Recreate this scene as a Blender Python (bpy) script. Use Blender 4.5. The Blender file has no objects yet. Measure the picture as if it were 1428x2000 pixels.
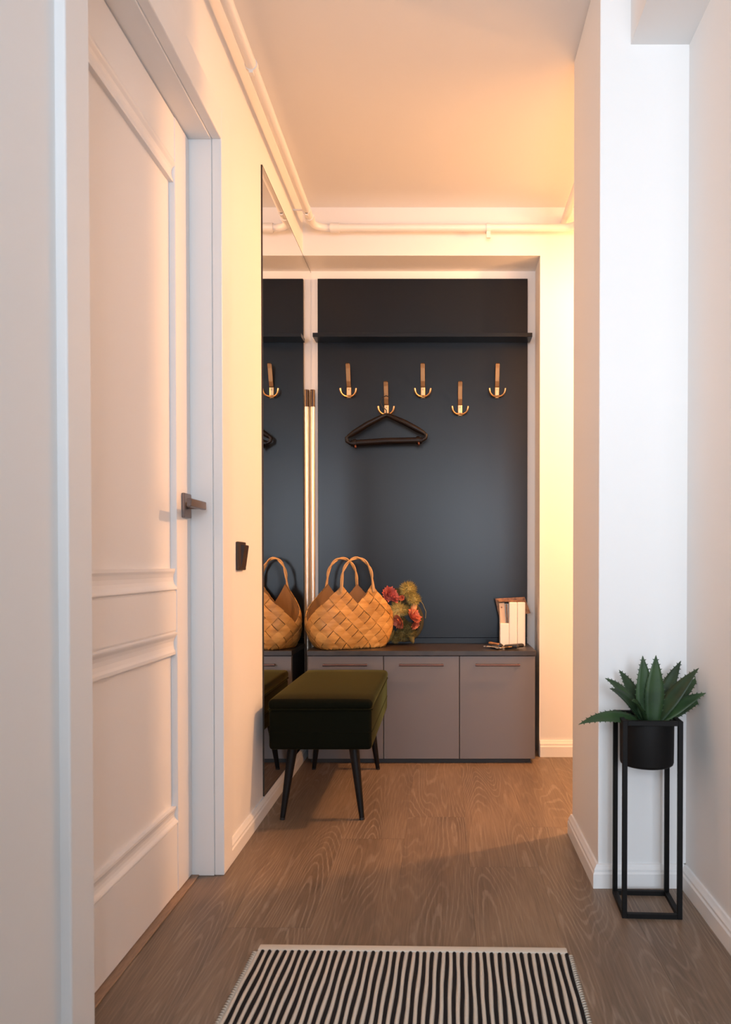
import bpy, bmesh, math, random
from mathutils import Vector, Matrix
random.seed(7)
sc = bpy.context.scene
C = sc.collection

# ------------------------------------------------------------------ camera
# level-ish camera, 27 mm on 36 mm (long side 2000 px), perspective shift
F_PX, VX, VY, PITCH, CAM_H = 1500.0, 864.4, 1102.5, 0.0142, 0.8757
cd = bpy.data.cameras.new('camera'); cam = bpy.data.objects.new('camera', cd); C.objects.link(cam)
cam.location = (0, 0, CAM_H); cam.rotation_euler = (math.pi/2 - PITCH, 0, 0)
cd.sensor_width = 36; cd.lens = F_PX/2000*36
cd.shift_x = (714 - VX)/2000; cd.shift_y = (VY + F_PX*math.tan(PITCH) - 1000)/2000
cd.clip_start = 0.02
cd.dof.use_dof = True; cd.dof.focus_distance = 3.0; cd.dof.aperture_fstop = 6.0
sc.camera = cam

# ------------------------------------------------------------------ world, lights, exposure
w = bpy.data.worlds.new('world'); sc.world = w; w.use_nodes = True
w.node_tree.nodes['Background'].inputs[0].default_value = (0.75, 0.86, 1.0, 1)
w.node_tree.nodes['Background'].inputs[1].default_value = 0.6
sc.view_settings.view_transform = 'Standard'; sc.view_settings.look = 'None'
sc.view_settings.gamma = 1.0; sc.view_settings.exposure = 0.15
sc.view_settings.use_curve_mapping = False

def light(name, kind, loc, energy, color, **kw):
    d = bpy.data.lights.new(name, kind); d.energy = energy; d.color = color
    for k, v in kw.items():
        if k != 'rot': setattr(d, k, v)
    o = bpy.data.objects.new(name, d); C.objects.link(o); o.location = loc
    o.rotation_euler = kw.get('rot', (0, 0, 0)); return o
# daylight through the window of the room behind the camera
light('window_daylight', 'AREA', (-1.40, -2.52, 1.62), 84, (0.92, 0.96, 1.0), shape='RECTANGLE', size=1.3, size_y=1.35, rot=(math.pi/2, 0, 0))
light('narrow_window_daylight', 'AREA', (0.50, -2.52, 1.35), 72, (0.74, 0.86, 1.0), shape='RECTANGLE', size=0.7, size_y=1.5, rot=(math.pi/2, 0, 0))
LAMP = (1.30, 2.92, 2.12)          # bulb of the pendant lamp in the side hall

# ------------------------------------------------------------------ helpers
def tag(o, label, cat, group=None, kind=None):
    if label: o['label'] = label
    if cat: o['category'] = cat
    if group: o['group'] = group
    if kind: o['kind'] = kind
    return o
def obj(name, bm, mat, parent=None, smooth=False):
    me = bpy.data.meshes.new(name)
    bmesh.ops.recalc_face_normals(bm, faces=bm.faces)
    bm.to_mesh(me); bm.free()
    if mat: me.materials.append(mat)
    if smooth:
        for p in me.polygons: p.use_smooth = True
    o = bpy.data.objects.new(name, me); C.objects.link(o)
    if parent: o.parent = parent
    return o
def autosmooth(o, ang=40):
    me = o.data
    for p in me.polygons: p.use_smooth = True
    bm = bmesh.new(); bm.from_mesh(me)
    for e in bm.edges:
        if len(e.link_faces) == 2 and e.calc_face_angle(0) > math.radians(ang): e.smooth = False
    bm.to_mesh(me); bm.free(); return o
def thing(name, label, cat, loc=(0, 0, 0), rotz=0, group=None, kind=None):
    o = bpy.data.objects.new(name, None); C.objects.link(o); o.empty_display_size = 0.05
    o.location = loc; o.rotation_euler = (0, 0, rotz)
    return tag(o, label, cat, group, kind)
def bx(bm, x0, x1, y0, y1, z0, z1, bev=0, seg=1):
    r = bmesh.ops.create_cube(bm, size=1)
    vs = r['verts']
    for v in vs:
        v.co.x = x0 if v.co.x < 0 else x1
        v.co.y = y0 if v.co.y < 0 else y1
        v.co.z = z0 if v.co.z < 0 else z1
    if bev:
        es = list({e for v in vs for e in v.link_edges})
        bmesh.ops.bevel(bm, geom=es, offset=bev, segments=seg, profile=0.5, affect='EDGES')
    return bm
def box(name, mat, x0, x1, y0, y1, z0, z1, bev=0, seg=1, parent=None):
    return obj(name, bx(bmesh.new(), x0, x1, y0, y1, z0, z1, bev, seg), mat, parent)
def tube(bm, pts, rad, n=10, cap=True, closed=False, flat=None):
    """swept tube; rad number or list; flat=(kx,ky) squashes the section"""
    pts = [Vector(p) for p in pts]; m = len(pts)
    if not isinstance(rad, (list, tuple)): rad = [rad]*m
    rings = []; prev = None
    for i, p in enumerate(pts):
        if closed: t = pts[(i+1) % m] - pts[i-1]
        else: t = pts[min(i+1, m-1)] - pts[max(i-1, 0)]
        t.normalize()
        if prev is None:
            a = Vector((1, 0, 0)) if abs(t.x) < 0.9 else Vector((0, 1, 0))
            u = (a - t*a.dot(t)).normalized()
        else:
            u = (prev - t*prev.dot(t)).normalized()
        prev = u; v = t.cross(u)
        kx, ky = flat or (1, 1)
        rings.append([bm.verts.new(p + (u*math.cos(2*math.pi*k/n)*kx + v*math.sin(2*math.pi*k/n)*ky)*rad[i]) for k in range(n)])
    for i in range(m if closed else m-1):
        A, B = rings[i], rings[(i+1) % m]
        for k in range(n):
            bm.faces.new((A[k], A[(k+1) % n], B[(k+1) % n], B[k]))
    if cap and not closed:
        bm.faces.new(rings[0]); bm.faces.new(rings[-1])
    return bm
def lathe(bm, prof, n=32, c=(0, 0)):
    """prof: list of (r,z)"""
    rings = []
    for r, z in prof:
        if r < 1e-6: rings.append([bm.verts.new((c[0], c[1], z))])
        else: rings.append([bm.verts.new((c[0]+r*math.cos(2*math.pi*k/n), c[1]+r*math.sin(2*math.pi*k/n), z)) for k in range(n)])
    for A, B in zip(rings, rings[1:]):
        for k in range(n):
            k2 = (k+1) % n
            if len(A) == 1 and len(B) == 1: continue
            if len(A) == 1: bm.faces.new((A[0], B[k2], B[k]))
            elif len(B) == 1: bm.faces.new((A[k], A[k2], B[0]))
            else: bm.faces.new((A[k], A[k2], B[k2], B[k]))
    return bm
def prism(bm, poly, axis, a, b):
    """closed 2-D polygon extruded along axis from a to b. axis 'y': poly=(x,z); 'x': poly=(y,z); 'z': poly=(x,y)"""
    def P(q, t): return {'y': (q[0], t, q[1]), 'x': (t, q[0], q[1]), 'z': (q[0], q[1], t)}[axis]
    A = [bm.verts.new(P(q, a)) for q in poly]; B = [bm.verts.new(P(q, b)) for q in poly]
    n = len(poly)
    bm.faces.new(A); bm.faces.new(B)
    for k in range(n): bm.faces.new((A[k], A[(k+1) % n], B[(k+1) % n], B[k]))
    return bm

# ------------------------------------------------------------------ materials
def mat(name, col, rough=0.5, metal=0.0, spec=0.5, **kw):
    m = bpy.data.materials.new(name); m.use_nodes = True
    b = m.node_tree.nodes['Principled BSDF']
    b.inputs['Base Color'].default_value = (*col, 1); b.inputs['Roughness'].default_value = rough
    b.inputs['Metallic'].default_value = metal; b.inputs['Specular IOR Level'].default_value = spec
    for k, v in kw.items(): b.inputs[k.replace('_', ' ')].default_value = v
    return m
def N(m, t, **kw):
    n = m.node_tree.nodes.new(t)
    for k, v in kw.items(): setattr(n, k, v)
    return n
def L(m, a, ao, b, bi): m.node_tree.links.new(a.outputs[ao], b.inputs[bi])
def noisy(m, scale, bump=0.1, dist=0.002, c1=None, c2=None, stretch=(1, 1, 1), detail=4, coord='Object', lo=0.35, hi=0.65):
    """noise driven bump and (optionally) colour"""
    b = m.node_tree.nodes['Principled BSDF']
    tc = N(m, 'ShaderNodeTexCoord'); mp = N(m, 'ShaderNodeMapping'); no = N(m, 'ShaderNodeTexNoise')
    mp.inputs['Scale'].default_value = stretch
    L(m, tc, coord, mp, 'Vector'); L(m, mp, 'Vector', no, 'Vector')
    no.inputs['Scale'].default_value = scale; no.inputs['Detail'].default_value = detail
    if bump:
        bu = N(m, 'ShaderNodeBump'); bu.inputs['Strength'].default_value = bump; bu.inputs['Distance'].default_value = dist
        L(m, no, 'Fac', bu, 'Height'); L(m, bu, 'Normal', b, 'Normal')
    if c1:
        r = N(m, 'ShaderNodeValToRGB'); r.color_ramp.elements[0].position = lo; r.color_ramp.elements[1].position = hi
        r.color_ramp.elements[0].color = (*c1, 1); r.color_ramp.elements[1].color = (*c2, 1)
        L(m, no, 'Fac', r, 'Fac'); L(m, r, 'Color', b, 'Base Color')
    return m
M_wall = noisy(mat('wall_paint', (0.86, 0.85, 0.84), 0.75, spec=0.25), 220, 0.05, 0.001)
M_ceil = noisy(mat('ceiling_paint', (0.82, 0.81, 0.80), 0.85, spec=0.2), 200, 0.05, 0.001)
M_room = mat('room_paint', (0.62, 0.61, 0.60), 0.8, spec=0.2)
M_door = noisy(mat('door_lacquer', (0.84, 0.82, 0.81), 0.42, spec=0.35), 60, 0.02, 0.0006)
M_trim = mat('trim_white', (0.86, 0.85, 0.84), 0.45, spec=0.35)
M_pipe = mat('pipe_enamel', (0.86, 0.84, 0.81), 0.35)
M_sub = mat('subfloor', (0.05, 0.04, 0.03), 0.9)
M_black = noisy(mat('black_metal', (0.005, 0.0045, 0.0045), 0.6, spec=0.22), 300, 0.05, 0.0005)
M_mirror = mat('mirror_silver', (0.90, 0.90, 0.89), 0.0, 1.0)
M_edge = mat('mirror_edge', (0.03, 0.02, 0.015), 0.4)
M_panel = noisy(mat('charcoal_laminate', (0.006, 0.0085, 0.014), 0.30, spec=0.28), 500, 0.06, 0.0005)
M_top = noisy(mat('dark_worktop', (0.035, 0.026, 0.022), 0.38), 12, 0.03, 0.0005, (0.028, 0.021, 0.018), (0.05, 0.037, 0.03), (1, 8, 1))
M_cab = noisy(mat('grey_cabinet_lacquer', (0.16, 0.14, 0.135), 0.35, spec=0.5), 400, 0.03, 0.0004)
M_carc = mat('carcass_dark', (0.03, 0.026, 0.024), 0.6)
M_pull = mat('bronze_pull', (0.16, 0.09, 0.075), 0.35, 0.8)
M_brass = noisy(mat('brushed_brass', (0.62, 0.40, 0.20), 0.32, 0.95), 300, 0.1, 0.0004, stretch=(8, 8, 1))
M_ant = noisy(mat('antique_brass', (0.40, 0.25, 0.13), 0.42, 0.9), 300, 0.15, 0.0005, stretch=(8, 8, 1))
M_hang = noisy(mat('dark_walnut', (0.02, 0.011, 0.008), 0.4, spec=0.3), 40, 0.05, 0.0005, (0.004, 0.0025, 0.002), (0.010, 0.005, 0.004), (6, 1, 6))
M_copper = mat('copper_clip', (0.16, 0.06, 0.04), 0.3, 0.6)
M_velvet = noisy(mat('green_velvet', (0.0045, 0.0050, 0.0022), 0.9, spec=0.08, Sheen_Weight=0.52, Sheen_Roughness=0.28), 260, 0.25, 0.0012)
M_velvet.node_tree.nodes['Principled BSDF'].inputs['Sheen Tint'].default_value = (0.30, 0.23, 0.06, 1)
M_leg = mat('ebony_leg', (0.004, 0.003, 0.003), 0.5, spec=0.25)
M_handle = mat('grey_bronze', (0.20, 0.16, 0.15), 0.38, 0.85)
M_switch = mat('brown_switch', (0.035, 0.018, 0.012), 0.4)
M_bark = noisy(mat('birch_bark', (0.62, 0.36, 0.14), 0.5, spec=0.35), 9, 0.25, 0.002, (0.45, 0.21, 0.05), (0.62, 0.33, 0.10), (1, 1, 6), 6)
_b = M_bark.node_tree.nodes['Principled BSDF']; _src = _b.inputs['Base Color'].links[0].from_node
_oi = N(M_bark, 'ShaderNodeObjectInfo'); _mr = N(M_bark, 'ShaderNodeMapRange'); _mr.inputs['To Min'].default_value = 0.72; _mr.inputs['To Max'].default_value = 1.12
_mx = N(M_bark, 'ShaderNodeMix', data_type='RGBA', blend_type='MULTIPLY'); _mx.inputs['Factor'].default_value = 1
L(M_bark, _oi, 'Random', _mr, 'Value'); L(M_bark, _src, 'Color', _mx, 6); L(M_bark, _mr, 'Result', _mx, 7); L(M_bark, _mx, 2, _b, 'Base Color')
M_barkin = noisy(mat('birch_bark_inner', (0.22, 0.11, 0.04), 0.6), 20, 0.2, 0.002)
M_cord = noisy(mat('root_cord', (0.52, 0.30, 0.12), 0.5), 120, 0.3, 0.001)
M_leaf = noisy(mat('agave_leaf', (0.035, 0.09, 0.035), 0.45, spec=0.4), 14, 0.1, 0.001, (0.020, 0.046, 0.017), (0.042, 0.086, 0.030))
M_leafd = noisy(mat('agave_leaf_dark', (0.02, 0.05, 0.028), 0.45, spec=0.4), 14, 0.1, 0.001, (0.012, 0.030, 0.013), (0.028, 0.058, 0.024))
M_soil = noisy(mat('potting_soil', (0.02, 0.015, 0.01), 0.95), 120, 0.6, 0.004)
M_white = noisy(mat('white_paper', (0.85, 0.80, 0.72), 0.7), 90, 0.1, 0.0008)
M_kraft = noisy(mat('brown_leather', (0.25, 0.11, 0.05), 0.55), 60, 0.3, 0.001, (0.17, 0.07, 0.03), (0.36, 0.18, 0.08))
M_tag = mat('pale_wood_tag', (0.66, 0.47, 0.32), 0.6)
M_screw = mat('steel_screw', (0.7, 0.68, 0.65), 0.3, 1.0)
M_steel = mat('key_steel', (0.62, 0.54, 0.45), 0.28, 1.0)
M_fob = mat('black_plastic', (0.012, 0.011, 0.012), 0.35)
M_coral = noisy(mat('coral_petal', (0.60, 0.10, 0.05), 0.6), 60, 0.1, 0.001, (0.52, 0.10, 0.05), (0.75, 0.26, 0.14))
M_pink = noisy(mat('pink_petal', (0.60, 0.12, 0.10), 0.6), 60, 0.1, 0.001, (0.50, 0.08, 0.07), (0.70, 0.22, 0.16))
M_peach = mat('peach_leaf', (0.60, 0.32, 0.14), 0.6)
M_olive = mat('olive_bristle', (0.42, 0.33, 0.09), 0.7)
M_yolive = mat('yellow_bristle', (0.62, 0.50, 0.17), 0.7)
M_dolive = mat('dark_olive_bristle', (0.16, 0.125, 0.035), 0.8)
M_twig = mat('dark_twig', (0.05, 0.04, 0.015), 0.8)
M_cream = noisy(mat('cream_cotton', (0.70, 0.62, 0.52), 0.9, spec=0.1), 420, 0.5, 0.002, stretch=(1, 4, 1))
M_ink = noisy(mat('black_cotton', (0.020, 0.017, 0.017), 0.9, spec=0.1), 420, 0.5, 0.002, stretch=(1, 4, 1))
M_shade = mat('lamp_shade_metal', (0.05, 0.05, 0.05), 0.5)
M_bulb = mat('bulb_glow', (1, 0.8, 0.5), 0.5); _b = M_bulb.node_tree.nodes['Principled BSDF']
_b.inputs['Emission Color'].default_value = (1, 0.55, 0.22, 1); _b.inputs['Emission Strength'].default_value = 6
M_glass = mat('window_glass', (1, 1, 1), 0.0, Transmission_Weight=1.0)

def wood_floor():
    m = mat('oak_laminate', (0.2, 0.15, 0.11), 0.42, spec=0.4); b = m.node_tree.nodes['Principled BSDF']
    tc = N(m, 'ShaderNodeTexCoord'); oi = N(m, 'ShaderNodeObjectInfo')
    mul = N(m, 'ShaderNodeVectorMath', operation='MULTIPLY_ADD')
    cmb = N(m, 'ShaderNodeCombineXYZ')
    for i in range(3): L(m, oi, 'Random', cmb, i)
    mul.inputs[1].default_value = (37, 91, 53); L(m, cmb, 0, mul, 0); L(m, tc, 'Object', mul, 2)
    # cathedral grain: contour lines of a smooth stretched noise
    mp = N(m, 'ShaderNodeMapping'); mp.inputs['Scale'].default_value = (8.0, 0.75, 1); L(m, mul, 0, mp, 'Vector')
    n1 = N(m, 'ShaderNodeTexNoise'); n1.inputs['Scale'].default_value = 1.0; n1.inputs['Detail'].default_value = 1.2; n1.inputs['Roughness'].default_value = 0.35
    L(m, mp, 'Vector', n1, 'Vector')
    mp3 = N(m, 'ShaderNodeMapping'); mp3.inputs['Scale'].default_value = (60, 25, 1); L(m, mul, 0, mp3, 'Vector')
    n3 = N(m, 'ShaderNodeTexNoise'); n3.inputs['Scale'].default_value = 1.0; n3.inputs['Detail'].default_value = 2; L(m, mp3, 'Vector', n3, 'Vector')
    k = N(m, 'ShaderNodeMath', operation='MULTIPLY'); k.inputs[1].default_value = 200; L(m, n1, 'Fac', k, 0)
    k3 = N(m, 'ShaderNodeMath', operation='MULTIPLY_ADD'); k3.inputs[1].default_value = 2.2; L(m, n3, 'Fac', k3, 0); L(m, k, 0, k3, 2)
    mk = N(m, 'ShaderNodeMapping'); mk.inputs['Scale'].default_value = (5, 1.6, 1); mk.inputs['Location'].default_value = (7, 3, 1); L(m, mul, 0, mk, 'Vector')
    nk = N(m, 'ShaderNodeTexNoise'); nk.inputs['Scale'].default_value = 1.0; nk.inputs['Detail'].default_value = 2; L(m, mk, 'Vector', nk, 'Vector')
    rk = N(m, 'ShaderNodeMapRange'); rk.inputs['From Min'].default_value = 0.38; rk.inputs['From Max'].default_value = 0.62; rk.inputs['To Min'].default_value = 0.25; L(m, nk, 'Fac', rk, 'Value')
    s = N(m, 'ShaderNodeMath', operation='SINE'); L(m, k3, 0, s, 0)
    ln = N(m, 'ShaderNodeMapRange'); ln.inputs['From Min'].default_value = 0.45; ln.inputs['From Max'].default_value = 1.0; L(m, s, 0, ln, 'Value')
    # fine fibre streaks
    mp2 = N(m, 'ShaderNodeMapping'); mp2.inputs['Scale'].default_value = (260, 9, 1); L(m, mul, 0, mp2, 'Vector')
    n2 = N(m, 'ShaderNodeTexNoise'); n2.inputs['Scale'].default_value = 1.0; n2.inputs['Detail'].default_value = 4; L(m, mp2, 'Vector', n2, 'Vector')
    # broad tone
    mp4 = N(m, 'ShaderNodeMapping'); mp4.inputs['Scale'].default_value = (9, 2.0, 1); L(m, mul, 0, mp4, 'Vector')
    n4 = N(m, 'ShaderNodeTexNoise'); n4.inputs['Scale'].default_value = 1.0; n4.inputs['Detail'].default_value = 3; L(m, mp4, 'Vector', n4, 'Vector')
    r = N(m, 'ShaderNodeValToRGB'); e = r.color_ramp.elements
    e[0].position = 0.3; e[0].color = (0.150, 0.104, 0.072, 1); e[1].position = 0.72; e[1].color = (0.232, 0.160, 0.108, 1)
    L(m, n4, 'Fac', r, 'Fac')
    r2 = N(m, 'ShaderNodeMapRange'); r2.inputs['From Min'].default_value = 0.3; r2.inputs['From Max'].default_value = 0.7; r2.inputs['To Min'].default_value = 0.80; r2.inputs['To Max'].default_value = 1.18; L(m, n2, 'Fac', r2, 'Value')
    mx = N(m, 'ShaderNodeMix', data_type='RGBA', blend_type='MULTIPLY'); mx.inputs['Factor'].default_value = 1
    L(m, r, 'Color', mx, 6); L(m, r2, 'Result', mx, 7)
    amt = N(m, 'ShaderNodeMath', operation='MULTIPLY'); L(m, ln, 'Result', amt, 0); L(m, n2, 'Fac', amt, 1)
    am2 = N(m, 'ShaderNodeMath', operation='MULTIPLY'); am1 = N(m, 'ShaderNodeMath', operation='MULTIPLY'); L(m, amt, 0, am1, 0); L(m, rk, 'Result', am1, 1)
    L(m, am1, 0, am2, 0); am2.inputs[1].default_value = 0.72
    mx2 = N(m, 'ShaderNodeMix', data_type='RGBA'); L(m, am2, 0, mx2, 'Factor'); L(m, mx, 2, mx2, 6); mx2.inputs[7].default_value = (0.42, 0.33, 0.26, 1)
    L(m, mx2, 2, b, 'Base Color')
    bu = N(m, 'ShaderNodeBump'); bu.inputs['Strength'].default_value = 0.12; bu.inputs['Distance'].default_value = 0.0008
    L(m, n2, 'Fac', bu, 'Height'); L(m, bu, 'Normal', b, 'Normal')
    return m
M_floor = wood_floor()

# ------------------------------------------------------------------ structure
XW = -0.632          # left wall face
YB, YN = 3.495, 3.680  # back wall face, niche back
XP, YP1, YP2 = 0.4235, 2.079, 2.492   # partition end
XR = 0.662
H = 2.49; ZN = 2.273; XN = 0.442
def struct(name, bm, m, label, cat, parent=None):
    o = obj(name, bm, m, parent); tag(o, label, cat, kind='structure'); return o

fl = struct('floor', bx(bmesh.new(), -2.55, 2.75, -2.75, 3.80, -0.08, -0.0125), M_sub, 'greyish brown oak laminate floor of long planks running into the hallway', 'floor')
rowx = 0.279 - 0.2*14; r = 0
while rowx < 2.6:
    x0, x1 = max(rowx, -2.40), min(rowx + 0.2, 2.60)
    if x1 - x0 > 0.02:
        off = 2.21 if abs(rowx - 0.079) < 0.01 else (2.21 + 0.47*r + 0.13*(r % 3)) % 1.3
        y = off - math.ceil((off + 2.6)/1.3)*1.3
        while y < 3.68:
            a, b2 = max(y, -2.60), min(y + 1.3, 3.675)
            if b2 - a > 0.03:
                cx, cy = (x0 + x1)/2, (a + b2)/2
                o = box('plank', M_floor, x0 - cx + 0.0001, x1 - cx - 0.0001, a - cy + 0.0001, b2 - cy - 0.0001, -0.012, 0, 0.00035, 1, fl)
                o.location = (cx, cy, 0)
            y += 1.3
    rowx += 0.2; r += 1
struct('ceiling', bx(bmesh.new(), -2.55, 2.75, -2.75, 3.85, H, H + 0.1), M_ceil, 'flat white ceiling above the hallway', 'ceiling')

b = bmesh.new()
bx(b, -2.55, XW, 0.30, 0.45, 0, H); bx(b, -0.80, XW, 0.45, 1.329, 0, H)
bx(b, -0.80, XW, 2.170, YN + 0.12, 0, H)
bx(b, -0.80, XW, 1.329, 2.170, 2.077, H)
struct('wall_left', b, M_wall, 'white left wall holding the panelled door and the tall mirror', 'wall')
b = bmesh.new()
bx(b, XN, 2.75, YB, YN + 0.12, 0, H)
bx(b, XW, XN, YB, YN + 0.12, ZN, H)
bx(b, XW, XN, YN, YN + 0.12, 0, ZN)
struct('wall_back', b, M_wall, 'white back wall with the shallow niche around the coat rack', 'wall')
struct('wall_partition', bx(bmesh.new(), XP, 2.75, YP1, YP2, 0, H, 0.002, 1), M_wall, 'white wall end projecting like a pillar behind the plant stand', 'wall')
struct('wall_right', bx(bmesh.new(), XR, 0.80, 0.90, YP1, 0, H), M_wall, 'white right wall at the photo edge beside the plant stand', 'wall')
struct('trim_1', bx(bmesh.new(), 0.505, XR, 0.90, YP1, 2.2696, H), M_wall, 'white boxed beam under the ceiling along the right wall', 'beam')
b = bmesh.new()
bx(b, -2.55, -2.40, -2.75, 0.30, 0, H); bx(b, 2.60, 2.75, -2.60, YB, 0, H)
struct('wall_side', b, M_room, 'pale side walls of the room behind the camera', 'wall')
b = bmesh.new()
bx(b, -2.55, -2.30, -2.75, -2.60, 0, H); bx(b, -0.50, 0.10, -2.75, -2.60, 0, H); bx(b, 0.90, 2.75, -2.75, -2.60, 0, H); bx(b, 0.10, 0.90, -2.75, -2.60, 0, 0.55); bx(b, 0.10, 0.90, -2.75, -2.60, 2.15, H)
bx(b, -2.30, -0.50, -2.75, -2.60, 0, 0.9); bx(b, -2.30, -0.50, -2.75, -2.60, 2.34, H)
struct('wall_front', b, M_room, 'pale window wall of the room behind the camera', 'wall')
wn = thing('window_1', 'white framed window behind the camera', 'window', (-1.40, -2.67, 0.9), kind='structure')
for (x0, x1, z0, z1) in ((-0.9, 0.9, 0, .06), (-0.9, 0.9, 1.38, 1.44), (-0.9, -0.84, .06, 1.38), (0.84, 0.9, .06, 1.38), (-0.03, 0.03, .06, 1.38)):
    box('window_frame', M_trim, x0, x1, -0.03, 0.03, z0, z1, 0.004, 1, wn)
for x0, x1 in ((-0.84, -0.03), (0.03, 0.84)): box('pane', M_glass, x0, x1, -0.004, 0.004, .06, 1.38, 0, 1, wn)

wn = thing('window_2', 'narrow white framed window behind the camera to the right', 'window', (0.50, -2.67, 0.55), kind='structure')
for (x0, x1, z0, z1) in ((-0.4, 0.4, 0, .06), (-0.4, 0.4, 1.54, 1.60), (-0.4, -0.34, .06, 1.54), (0.34, 0.4, .06, 1.54)):
    box('window_frame', M_trim, x0, x1, -0.03, 0.03, z0, z1, 0.004, 1, wn)
box('pane', M_glass, -0.34, 0.34, -0.004, 0.004, .06, 1.54, 0, 1, wn)
# added unseen cupboard; blocks low daylight so the wall end darkens downwards
t = thing('light_blocker', 'unseen pale cupboard added behind the camera to block low window light', 'light_blocker', (-0.60, -0.55, 0))
box('body', M_room, -0.55, 0.55, -0.19, 0.19, 0.08, 1.07, 0.004, 1, t)
box('plinth', M_carc, -0.52, 0.52, -0.16, 0.16, 0.0, 0.08, 0, 1, t)
box('top_board', M_trim, -0.57, 0.57, -0.21, 0.21, 1.07, 1.10, 0.003, 1, t)
for k in range(3): box('blocker_door', M_trim, -0.54 + k*.362, -0.184 + k*.362, 0.19, 0.208, 0.09, 1.06, 0.002, 1, t)

# door lining and casing
def casing():
    t = thing('trim_2', 'white door casing framing the panelled door on the left', 'door frame', (-0.64, 1.75, 0), kind='structure')
    def add(name, x0, x1, y0, y1, z0, z1, bev=0.002):
        o = box(name, M_trim, x0 + .64, x1 + .64, y0 - 1.75, y1 - 1.75, z0, z1, bev, 2, t)
    J = 0.022
    add('jamb', -0.78, -0.642, 2.148, 2.170, 0, 2.077); add('jamb', -0.78, -0.642, 1.329, 1.351, 0, 2.077)
    add('jamb', -0.78, -0.642, 1.351, 2.148, 2.055, 2.077)
    add('casing_board', -0.642, -0.6145, 2.151, 2.236, 0, 2.146, .003); add('casing_board', -0.642, -0.6145, 1.263, 1.348, 0, 2.146, .003)
    add('casing_board', -0.642, -0.6145, 1.348, 2.151, 2.058, 2.146, .003)
    add('door_stop', -0.778, -0.745, 2.136, 2.148, 0, 2.055)
    return t
casing()
box_t = struct('trim_3', bx(bmesh.new(), -0.78, -0.684, 1.351, 2.148, 0.0, 0.004, 0.0015, 1), noisy(mat('threshold_oak', (0.27, 0.17, 0.11), 0.5), 30, 0.05, 0.0005, (0.24, 0.15, 0.1), (0.31, 0.2, 0.13), (6, 1, 1)), 'plain brown threshold strip under the white door', 'threshold')

# panelled door (face at X = -0.703)
XD = -0.703
d = thing('door_1', 'white panelled interior door with a square bronze lever handle', 'door', (XD, 1.75, 0.006), kind='structure')
def dpart(name, bm, m=M_door):
    bmesh.ops.translate(bm, verts=bm.verts, vec=(0, -1.75, -0.006)); return obj(name, bm, m, d)
y0, y1 = 1.353, 2.146; zt = 2.051
sy0, sy1 = 1.468, 2.033
for a, c in ((y0, sy0), (sy1, y1)): dpart('stile', bx(bmesh.new(), -0.042, 0, a, c, 0.006, zt, 0.0015, 1))
rails = [(0.006, 0.185), (0.702, 0.804), (1.935, zt)]
for z0, z1 in rails: dpart('rail', bx(bmesh.new(), -0.040, -0.002, sy0, sy1, z0, z1, 0.001, 1))
for z0, z1 in ((0.234, 0.638), (0.865, 1.88)): dpart('panel', bx(bmesh.new(), -0.034, -0.016, sy0, sy1, z0 - 0.01, z1 + 0.01))
def mould(zr, zp):   # profile from rail (zr) to panel (zp)
    h = zp - zr
    pr = [(-0.034, 0), (-0.002, 0), (-0.002, .02), (-0.005, .045), (-0.0025, .08), (0.0005, .10), (0.0005, .14), (-0.001, .20), (-0.006, .32), (-0.0085, .45), (-0.009, .62), (-0.007, .78), (-0.0045, .88), (-0.0045, 1.0), (-0.034, 1.0)]
    dpart('moulding', prism(bmesh.new(), [(x, zr + t*h) for x, t in pr], 'y', sy0, sy1))
mould(0.185, 0.234); mould(0.702, 0.638); mould(0.804, 0.865); mould(1.935, 1.88)
hz = 1.03; hy = 2.098
hd = obj('handle', bx(bmesh.new(), 0, 0.009, hy - 1.75 - .027, hy - 1.75 + .027, hz - .033, hz + .033, .0015, 1), M_handle, d)
hd['label'] = 'square grey bronze rosette with flat lever'
obj('neck', tube(bmesh.new(), [(0.009, hy - 1.75, hz), (0.046, hy - 1.75, hz)], 0.0095, 12), M_handle, hd)
obj('lever', bx(bmesh.new(), 0.043, 0.055, hy - 1.75 - .115, hy - 1.75 + .012, hz - .011, hz + .011, .002, 1), M_handle, hd)

# baseboards
def bb_profile(t, h): return [(0, 0), (t, 0), (t, h*.62), (t*.82, h*.70), (t*.80, h*.80), (t*.55, h*.90), (t*.35, h), (0, h)]
BH, BT = 0.062, 0.016
struct('baseboard_left', prism(bmesh.new(), [(XW + x, z) for x, z in bb_profile(BT, 0.058)], 'y', 2.237, YN), M_trim, 'white baseboard along the left wall below the mirror', 'baseboard')
struct('baseboard_back', prism(bmesh.new(), [(YB - x, z) for x, z in bb_profile(BT, BH + .012)], 'x', XN + .002, 2.60), M_trim, 'white baseboard of the bright back wall right of the cabinet', 'baseboard')
b = bmesh.new(); pr = bb_profile(BT, BH)
rows = [[b.verts.new(p) for p in ((XP - x, YP2, z), (XP - x, YP1 - x, z), (XR, YP1 - x, z))] for x, z in pr]
for A, B in zip(rows, rows[1:] + rows[:1]):
    for q in (0, 1): b.faces.new((A[q], A[q+1], B[q+1], B[q]))
b.faces.new([r_[0] for r_ in rows]); b.faces.new([r_[2] for r_ in rows])
struct('baseboard_partition', b, M_trim, 'white baseboard wrapping the projecting wall end behind the plant stand', 'baseboard')
struct('baseboard_right', prism(bmesh.new(), [(XR - x, z) for x, z in bb_profile(BT, BH)], 'y', 0.90, YP1), M_trim, 'white baseboard along the right wall at the photo edge', 'baseboard')

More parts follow.
